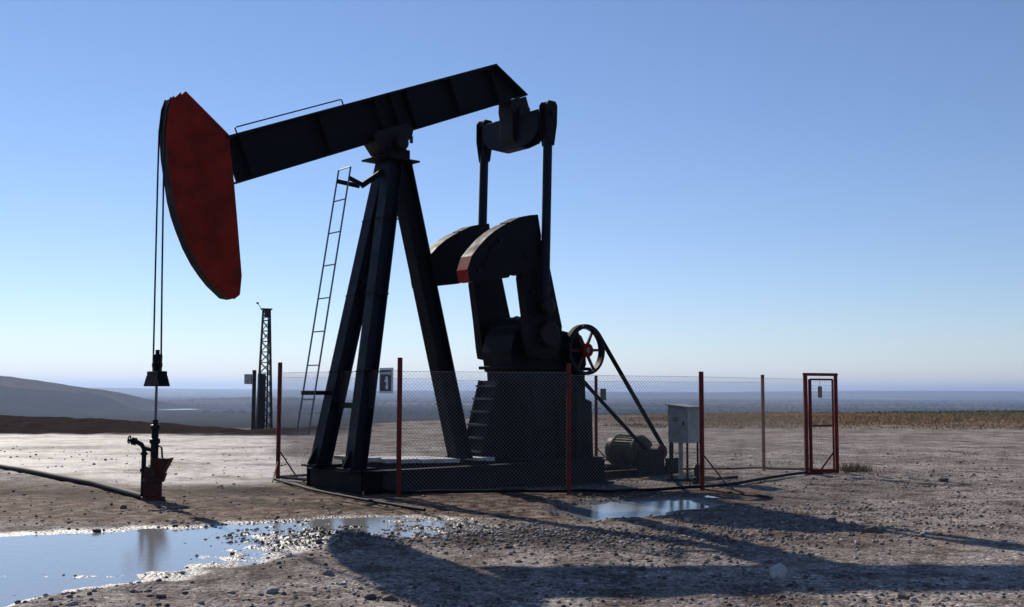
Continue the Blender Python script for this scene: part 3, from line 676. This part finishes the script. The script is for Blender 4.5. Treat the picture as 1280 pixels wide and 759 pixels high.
def mesh(p, q, h, dz=.06, cell=.062, rw=.0012):
    a = Vector((p[0]-F0.x, p[1]-F0.y)); b_ = Vector((q[0]-F0.x, q[1]-F0.y)); L = (b_-a).length; d = (b_-a)/L; m = MB()
    z0 = min(hz(*p), hz(*q))+dz; H = h-dz; nrm = Vector((-d.y, d.x))
    def P(s, z): return (a.x+d.x*s, a.y+d.y*s, z0+z)
    n = int((L+H)/cell)
    for k in range(1, n):
        c_ = k*cell
        for sg in (0, 1):
            s0, e0 = max(0, c_-H), min(L, c_)
            z_s, z_e = c_-s0, c_-e0
            if sg: s0, e0 = L-s0, L-e0
            v0, v1 = Vector(P(s0, z_s)), Vector(P(e0, z_e)); off = nrm*(.001 if sg else -.001)
            t = (v1-v0).normalized(); nn = Vector((nrm.x, nrm.y, 0)); u_ = t.cross(nn); o3 = Vector((off.x, off.y, 0))
            vs = []
            for pp in (v0, v1):
                for an in (0, 2.094, 4.189): vs.append(pp+o3+nn*(rw*math.cos(an))+u_*(rw*math.sin(an)))
            m.add(vs, [(0, 1, 4, 3), (1, 2, 5, 4), (2, 0, 3, 5)])
    for z in (0.0, H): m.bar(P(0, z), P(L, z), .005, .005)
    m.build('mesh_panel', M['wire'], fence)
ring_ = [FA, FB, FC, FD, G1]; back_ = [FA, FH, FF, FE, (6.55, 22.0)]
for i in range(4): rail(ring_[i], ring_[i+1], .028, M['greasy']); mesh(ring_[i], ring_[i+1], 1.93, rw=.0019 if i < 3 else .0012)
for i in range(3): rail(back_[i], back_[i+1], .022); mesh(back_[i], back_[i+1], 1.86)
rail(FE, G2, .03)
# corner braces
def brace(p, q, z0, r=.014):
    MB().tube([(p[0]-F0.x, p[1]-F0.y, hz(*p)+z0), (q[0]-F0.x, q[1]-F0.y, hz(*q)+.03)], r, 6).build('brace', M['fence_red'], fence)
brace(FA, (-3.75, 19.1), .55); brace(FA, (-4.12, 18.7), .35); brace(FD, (3.85, 19.3), .62); brace(FF, (2.2, 22.5), .5)
# gate
gate = thing('gate', (G1[0], G1[1], hz(*G1)), math.atan2(G2[1]-G1[1], G2[0]-G1[0]), 'red tubular gate standing in its frame at the right end of the fence', 'gate')
gw = math.hypot(G2[0]-G1[0], G2[1]-G1[1])
m = MB(); m.tube([(0, 0, -.1), (0, 0, 2.02)], .045, 10); m.tube([(gw, 0, -.1), (gw, 0, 2.02)], .04, 10); m.tube([(-.04, 0, 2.0), (gw+.04, 0, 2.0)], .032, 10); m.tube([(0, 0, .03), (gw, 0, .03)], .03, 8)
m.build('gate_frame', M['fence_red'], gate, smooth=True)
m = MB()
for a, b_ in (((.11, 0, .06), (.11, 0, 1.90)), ((gw-.08, 0, .06), (gw-.08, 0, 1.90)), ((.11, 0, 1.90), (gw-.08, 0, 1.90)), ((.11, 0, .97), (gw-.08, 0, .97)), ((.11, 0, .08), (gw-.08, 0, .08)), ((gw-.1, 0, .42), (gw-.42, 0, .08))): m.tube([a, b_], .02 if a[0] != .11 or b_[0] != .11 else .035, 8)
do = m.build('gate_door', M['fence_red'], gate, smooth=True)
m = MB()
for k in range(10):
    x = .15+k*(gw-.26)/9; m.tube([(x, 0, .1), (x, 0, 1.88)], .002, 3)
for k in range(26): m.tube([(.13, 0, .1+k*.07), (gw-.1, 0, .1+k*.07)], .002, 3)
m.build('gate_mesh', M['wire'], do)
# small plates hanging on the fence
tp = thing('hanging_plate', (6.22, 21.70, 1.6), 0, 'small olive plate hanging inside the red gate', 'plate', None)
MB().box((0, 0, 0), (.085, .012, .23)).build('plate', M['olive'], tp, bevel=.003); MB().tube([(0, 0, .11), (0, .01, .30)], .004, 5).build('hanger', M['wire'], tp)
tp = thing('hanging_plate', (1.90, 22.32, 1.53), 0, 'small olive plate beside the thin fence post behind the drive belts', 'plate', None)
MB().box((0, 0, 0), (.12, .012, .24)).build('plate', M['olive'], tp, bevel=.003); MB().tube([(-.05, 0, .1), (-.14, 0, .12)], .005, 5).build('hanger', M['wire'], tp)
# warning sign
sg_ang = math.atan2(FB[1]-FA[1], FB[0]-FA[0]); sp_ = Vector((-1.955, 16.90, 1.75))
sg = thing('warning_sign', sp_, sg_ang, 'square black and white warning sign wired to the fence mesh', 'sign')
MB().box((0, -.02, 0), (.38, .008, .40)).build('sign_board', M['white'], sg, bevel=.002)
MB().box((-.01, -.0255, .0), (.31, .003, .33)).build('dark_field', M['signdark'], sg)
m = MB()
for x, w_ in ((-.12, .028), (-.078, .028), (-.036, .018), (.0, .03), (.042, .022), (.085, .03), (.125, .014)):
    m.box((x, -.0285, .115), (w_, .003, .035+.012*((int(x*1000)) % 2)))
m.each('heading_mark', M['white'], sg)
m = MB()
for cx_, cz_, r_, y_ in ((.02, .035, .034, -.0285), (.03, -.10, .04, -.0285)):
    m.add([(cx_+r_*math.cos(rad(i*30)), y_, cz_+r_*math.sin(rad(i*30))) for i in range(12)], [tuple(range(12))])
m.box((.035, -.0290, -.035), (.05, .003, .10)); m.box((.0, -.0290, -.005), (.07, .003, .028))
m.each('pictogram', M['white'], sg)

# ================================================================== CONTROL CABINET
cb = thing('control_cabinet', (3.30, 20.6, hz(3.3, 20.6)), rad(-42), 'pale grey control cabinet with slanted lid on thin legs beside the motor', 'cabinet')
m = MB(); q = .44; m.add([(-q/2, -q/2, .72), (q/2, -q/2, .72), (q/2, q/2, .72), (-q/2, q/2, .72), (-q/2, -q/2, 1.42), (q/2, -q/2, 1.38), (q/2, q/2, 1.38), (-q/2, q/2, 1.42)], [(3, 2, 1, 0), (4, 5, 6, 7), (0, 1, 5, 4), (1, 2, 6, 5), (2, 3, 7, 6), (3, 0, 4, 7)])
m.build('housing', M['grey'], cb, bevel=.006)
m = MB(); l = .26; m.add([(-l, -l, 1.425), (l, -l, 1.38), (l, l, 1.38), (-l, l, 1.425), (-l, -l, 1.45), (l, -l, 1.40), (l, l, 1.40), (-l, l, 1.45)], [(3, 2, 1, 0), (4, 5, 6, 7), (0, 1, 5, 4), (1, 2, 6, 5), (2, 3, 7, 6), (3, 0, 4, 7)]); m.build('lid', M['grey'], cb, bevel=.004)
do = MB().box((0, -q/2-.008, 1.05), (.38, .014, .58)).build('door', M['grey'], cb, bevel=.003); MB().box((.14, -q/2-.025, 1.08), (.02, .02, .08)).build('latch', M['greasy'], do); MB().box((-.04, -q/2-.017, 1.16), (.12, .004, .09)).build('blank_plate', M['olive'], do)
for z_ in (.84, 1.26): MB().tube([(-.197, -q/2-.012, z_), (-.197, -q/2-.012, z_+.07)], .010, 6).build('hinge', M['greasy'], do)
for x in (-.18, .18):
    for y in (-.18, .18): MB().bar((x, y, -.05), (x, y, .72), .03).build('leg', M['greasy'], cb)
MB().tube([(-.05, -.05, .0), (-.05, -.05, .72)], .045, 10).build('conduit', M['grey'], cb)
m = MB().lathe((0, 0, 0), (0, 0, 1), [(0, .10), (.12, .10), (.14, .06), (.28, .06), (.3, .09), (.36, .05)], 14); m.tube([(0, 0, .12), (.3, -.1, .12)], .03, 8)
vs_ = tag(m.build('valve_stub', M['greasy'], None, smooth=True, loc=(3.42, 19.9, hz(3.42, 19.9))), 'short black valve stub on the ground before the grey cabinet', 'valve')
pts = [(2.75, 20.2), (3.3, 20.15), (3.6, 20.3)]
ground_pipe('conduit_pipe', [(2.9, 20.3), (3.4, 20.0), (4.3, 20.6)], .03, M['greasy'], 'dark conduit lying on the ground under the grey cabinet', 'pipe', .02)

# ================================================================== DISTANT RIG
rg = thing('derrick', (-27.55, 120, -3.6), rad(18), 'distant dark lattice drilling derrick with a crown block', 'derrick')
m = MB(); H = 14.1
def cor(z, i):
    wdt = 1.05+( .46-1.05)*z/H; a = ((-1, -1), (1, -1), (1, 1), (-1, 1))[i % 4]; return Vector((a[0]*wdt*.8, a[1]*wdt*.8, z))
lv = [H*k/12 for k in range(13)]
for i in range(4):
    m.bar(cor(0, i), cor(H, i), .16)
    for k in range(12):
        m.bar(cor(lv[k], i), cor(lv[k+1], i+1), .07); m.bar(cor(lv[k], i+1), cor(lv[k+1], i), .07); m.bar(cor(lv[k+1], i), cor(lv[k+1], i+1), .08)
m.build('lattice_mast', M['greasy'], rg)
MB().box((0, 0, H+.1), (1.2, 1.2, .12)).box((.1, 0, H-.4), (.6, .6, .9)).box((0, 0, H-.6), (.95, .9, .15)).build('crown_block', M['greasy'], rg)
MB().bar((-.5, 0, H), (-.95, 0, H+.7), .06).box((-1.0, 0, H+.75), (.25, .25, .2)).build('beacon', M['greasy'], rg)
MB().box((-.35, 0, 3.5), (.85, .7, 6.9)).bar((.3, 0, 0), (.25, 0, H-1), .18).build('travelling_tower', M['greasy'], rg)
MB().box((-.1, 0, .3), (2.4, 2.2, .6)).build('substructure', M['greasy'], rg)
pl = thing('service_mast', (-28.75, 119, -3.6), 0, 'thick grey post with a small box at its top left of the distant derrick', 'mast')
MB().bar((.25, 0, 0), (.25, 0, 7.35), .36).build('post', M['greasy'], pl); MB().box((-.42, 0, 6.35), (.75, .5, 1.1)).bar((0, 0, 6.3), (.2, 0, 6.3), .12).build('box', M['grey'], pl)

# ================================================================== GRAVEL, ROCKS, GRASS
ico_v = []; ico_f = []
ph = (1+5**.5)/2
for a, b_ in ((-1, ph), (1, ph), (-1, -ph), (1, -ph)):
    ico_v += [(a, b_, 0)]
for a, b_ in ((-1, ph), (1, ph), (-1, -ph), (1, -ph)): ico_v += [(0, a, b_)]
for a, b_ in ((ph, -1), (ph, 1), (-ph, -1), (-ph, 1)): ico_v += [(a, 0, b_)]
ico_v = np.array(ico_v)/np.linalg.norm(ico_v[0])
ico_f = np.array([(0,11,5),(0,5,1),(0,1,7),(0,7,10),(0,10,11),(1,5,9),(5,11,4),(11,10,2),(10,7,6),(7,1,8),(3,9,4),(3,4,2),(3,2,6),(3,6,8),(3,8,9),(4,9,5),(2,4,11),(6,2,10),(8,6,7),(9,8,1)])
def stone_mat(name, lo, hi):
    m = bpy.data.materials.new(name); m.use_nodes = True; t = m.node_tree; b = t.nodes['Principled BSDF']
    at = N(t, 'ShaderNodeAttribute', attribute_name='tone'); g = N(t, 'ShaderNodeNewGeometry')
    n = N(t, 'ShaderNodeTexNoise', i_Scale=60., i_Detail=4.); t.links.new(g.outputs['Position'], n.inputs['Vector'])
    r = ramp(t, at.outputs['Fac'], [(0, lo), (.8, tuple((a+c)/2 for a, c in zip(lo, hi))), (1, hi)])
    r2 = ramp(t, n.outputs[0], [(.3, (.6,)*3), (.7, (1.2,)*3)])
    x = t.nodes.new('ShaderNodeMix'); x.data_type = 'RGBA'; x.blend_type = 'MULTIPLY'; x.inputs[0].default_value = 1
    t.links.new(r.outputs[0], x.inputs[6]); t.links.new(r2.outputs[0], x.inputs[7]); t.links.new(x.outputs[2], b.inputs['Base Color'])
    b.inputs['Roughness'].default_value = .8; b.inputs['Specular IOR Level'].default_value = .3; return m
SM = stone_mat('gravel_stone', (.085, .062, .052), (.50, .44, .40))
def np_mesh(name, co, fa, m, tone=None, smooth=False):
    me = bpy.data.meshes.new(name); me.vertices.add(len(co)); me.vertices.foreach_set('co', co.astype(np.float32).ravel())
    k = fa.shape[1]; me.loops.add(fa.size); me.loops.foreach_set('vertex_index', fa.astype(np.int32).ravel())
    me.polygons.add(len(fa)); me.polygons.foreach_set('loop_start', (np.arange(len(fa))*k).astype(np.int32)); me.update(calc_edges=True)
    if tone is not None:
        at = me.attributes.new('tone', 'FLOAT', 'POINT'); at.data.foreach_set('value', tone.astype(np.float32))
    me.materials.append(m); o = bpy.data.objects.new(name, me); sc.collection.objects.link(o); return o
rg_ = np.random.default_rng(5)
def scatter(n, gen, smin, smax, power, embed=.25):
    x, y = gen(n); n = len(x)
    s = smin+(smax-smin)*rg_.random(n)**power
    keep = np.ones(n, bool)
    z = height(x, y)
    R = rg_.random((n, 12, 3))*.5+.75
    sc3 = np.stack([.8+.5*rg_.random(n), .7+.5*rg_.random(n), .45+.4*rg_.random(n)], -1)
    a = rg_.random(n)*6.283
    v = ico_v[None]*R*sc3[:, None]*s[:, None, None]
    vx = v[..., 0]*np.cos(a)[:, None]-v[..., 1]*np.sin(a)[:, None]; vy = v[..., 0]*np.sin(a)[:, None]+v[..., 1]*np.cos(a)[:, None]
    co = np.stack([vx+x[:, None], vy+y[:, None], v[..., 2]+(z+s*embed)[:, None]], -1).reshape(-1, 3)
    fa = (ico_f[None]+np.arange(n)[:, None, None]*12).reshape(-1, 3)
    tone = np.repeat(rg_.random(n)**1.3, 12); return co, fa, tone
def wedge(y0, y1, pw=1.0):
    def g(n):
        y = y0+(y1-y0)*rg_.random(n)**pw; x = (rg_.random(n)*1.16-.58)*y; return x, y
    return g
def not_pad(g, inpud=.10):
    def h(n):
        x, y = g(n); s1 = pdist(x, y, PUD1)+fbm(x*1.3, y*1.3, 4, 44)*.55; s2 = pdist(x, y, PUD2)
        p = rg_.random(len(x)); left = (y > 13.2) & (x < .5); bb = (x+2.86)*.77+(y-17.5)*.64; vv = (x+2.86)*.64-(y-17.5)*.77
        inside = (bb > -.2) & (bb < 5.6) & (np.abs(vv) < 1.15)
        clump = fbm(x*.8, y*.8, 3, 91) + .5
        isl = (x > -3.6) & (x < -1.0) & (y > 11.2) & (y < 13.4)
        k = np.where((s1 < 0) & ~isl, p < inpud, np.where(s2 < 0, p < .03, np.where(left, p < .12, p < clump))) & ~inside
        return x[k], y[k]
    return h
parts = [scatter(26000, not_pad(wedge(7.2, 16, 1.1)), .006, .026, 4.5), scatter(16000, not_pad(wedge(14, 30, 1.1)), .008, .032, 4.0),
         scatter(700, not_pad(wedge(7.2, 26, 1.)), .022, .05, 3.0),
         scatter(3000, lambda n: (rg_.normal(.6, 1.6, n), rg_.normal(11.9, .6, n)), .008, .034, 3.5),
         scatter(1500, lambda n: (rg_.normal(-2.4, .9, n), rg_.normal(12.4, .5, n)), .008, .03, 3.5),
         scatter(700, lambda n: (rg_.normal(3.6, 1.6, n), rg_.normal(13.0, .5, n)), .008, .032, 3.5)]
off = 0; C_, F_, T_ = [], [], []
for c, fa, tn in parts: C_.append(c); F_.append(fa+off); T_.append(tn); off += len(c)
tag(np_mesh('gravel', np.concatenate(C_), np.concatenate(F_), SM, np.concatenate(T_)), 'loose grey gravel scattered over the ground', 'gravel', kind='stuff')
# distant woods and field hedges on the lower plain
def woods(n):
    ax = rg_.random(n//14); cl = np.stack([(ax*1.3-.65), 2300+rg_.random(n//14)**1.6*9000], -1); cl[:, 0] *= cl[:, 1]
    k = rg_.integers(0, len(cl), n); st = rg_.normal(0, 1, (n, 2))*np.array([110, 14]); wx, wy_ = cl[k, 0]+st[:, 0], cl[k, 1]+st[:, 1]; ok = ~((wx < -680) & (wy_ < 3400)); return wx[ok], wy_[ok]
c, fa, tn = scatter(9000, woods, 3.5, 8.5, 1.5, .2)
WMt = mat('woodland', (.022, .028, .016), .95, spec=.0)
tag(np_mesh('far_woods', c, fa, WMt), 'dark tree belts far off on the lower plain', 'woods', kind='stuff')
# rocks one can point at
def rock(x, y, s, tone, label, flat=.6):
    r_ = np.random.default_rng(int(abs(x*1000)+y*100)); import bmesh
    bm = bmesh.new(); bmesh.ops.create_icosphere(bm, subdivisions=3, radius=1)
    for _ in range(9):
        n = Vector(r_.normal(size=3)).normalized(); dd = .55+.3*r_.random()
        for v in bm.verts:
            k = v.co.dot(n)-dd
            if k > 0: v.co -= n*k
    for v in bm.verts:
        v.co += v.co.normalized()*.04*float(fbm(v.co.x*3+x, v.co.y*3+v.co.z*2, 3, 7)); v.co = Vector((v.co.x*s, v.co.y*s*.8, v.co.z*s*flat))
    me = bpy.data.meshes.new('rock'); bm.to_mesh(me); bm.free()
    at = me.attributes.new('tone', 'FLOAT', 'POINT'); at.data.foreach_set('value', np.full(len(me.vertices), tone, np.float32)); me.materials.append(SM)
    o = bpy.data.objects.new('rock', me); sc.collection.objects.link(o); o.location = (x, y, hz(x, y)+s*flat*.35); o.rotation_euler = (0, 0, r_.random()*6)
    return tag(o, label, 'rock', 'rocks lying on the gravel')
rock(-1.08, 8.46, .060, .1, 'dark grey rock at the bottom edge, left one of a touching pair')
rock(-.93, 8.42, .065, .15, 'dark grey rock at the bottom edge, right one of a touching pair')
rock(2.30, 9.40, .105, 1.0, 'pale pointed rock standing in the dark band of shadow', .95)
rock(2.15, 8.98, .045, .3, 'small brown rock on the lit gravel just below the pale pointed rock')
rock(4.17, 12.57, .115, .12, 'dark rounded rock lying on open gravel at the right, nearest the machine shadow')
rock(4.02, 13.56, .085, .2, 'dark brown rock behind the dark rounded rock on the right gravel')
rock(-3.3, 11.79, .05, .1, 'black stone sticking out of the wide puddle, near its middle')
rock(-4.71, 12.36, .055, .05, 'black stone on the far shore of the wide puddle')
rock(3.05, 8.50, .06, .2, 'dark rock at the bottom edge right of the pale pointed rock')
rock(-.62, 9.80, .04, .5, 'small grey rock in the shadow of the horse head', .8)
rock(7.96, 19.9, .13, .15, 'dark flat rock far out on the gravel right of the gate', .4)
rock(-2.70, 8.42, .05, .25, 'small dark rock at the bottom edge below the puddle shore')
# dry tufts
GM = mat('dry_grass', (.30, .21, .125), .9, spec=.05); GM2 = mat('tussock_grass', (.12, .085, .045), .8)
def blades(px, py, hmin, hmax, wd, lean, m, name):
    n = len(px); z = height(px, py, True); h = hmin+(hmax-hmin)*rg_.random(n)**1.5; a = rg_.random(n)*6.283; l = lean*rg_.random(n)*h; b = rg_.random(n)*6.283
    dx, dy = np.cos(a)*wd/2, np.sin(a)*wd/2
    co = np.stack([np.stack([px-dx, py-dy, z-.02], -1), np.stack([px+dx, py+dy, z-.02], -1), np.stack([px+np.cos(b)*l, py+np.sin(b)*l, z+h], -1)], 1).reshape(-1, 3)
    return np_mesh(name, co, np.arange(n*3).reshape(-1, 3), m)
n = 34000
y = 47+rg_.random(n)*38; x = (rg_.random(n)*.58+.02)*y+2
k = (fbm(x*.16, y*.16, 4, 5)+.55 > rg_.random(n)*1.1) & (x > 7+6*vn(y*.2, y*0, 3))
cx, cy = x[k], y[k]
tag(blades(cx+rg_.normal(0, .05, len(cx)), cy, .03, .17, .06, 2.2, GM, 'dry_grass'), 'straw coloured dry grass on the right beyond the gravel', 'grass', kind='stuff')
h2 = 16000; y2 = 80+rg_.random(h2)*24; x2 = y2*(.05+rg_.random(h2)*.52)
k2 = fbm(x2*.12, y2*.3, 4, 77)+.35 > rg_.random(h2)*1.2
tag(blades(x2[k2], y2[k2], .03, .15, .10, 1.8, mat('dark_scrub', (.07, .062, .036), .9, spec=.02), 'dark_scrub'), 'low dark scrub along the plateau edge on the right', 'scrub', kind='stuff')
def tussock(x, y, r, h, n, label):
    px = rg_.normal(0, r, n); py = rg_.normal(0, r, n); o = blades(px+x, py+y, h*.4, h, .012, 1.2, GM2, 'dry_tussock')
    return tag(o, label, 'plant')
tussock(7.05, 22.2, .16, .26, 500, 'small dry weed tuft on the gravel just right of the gate')
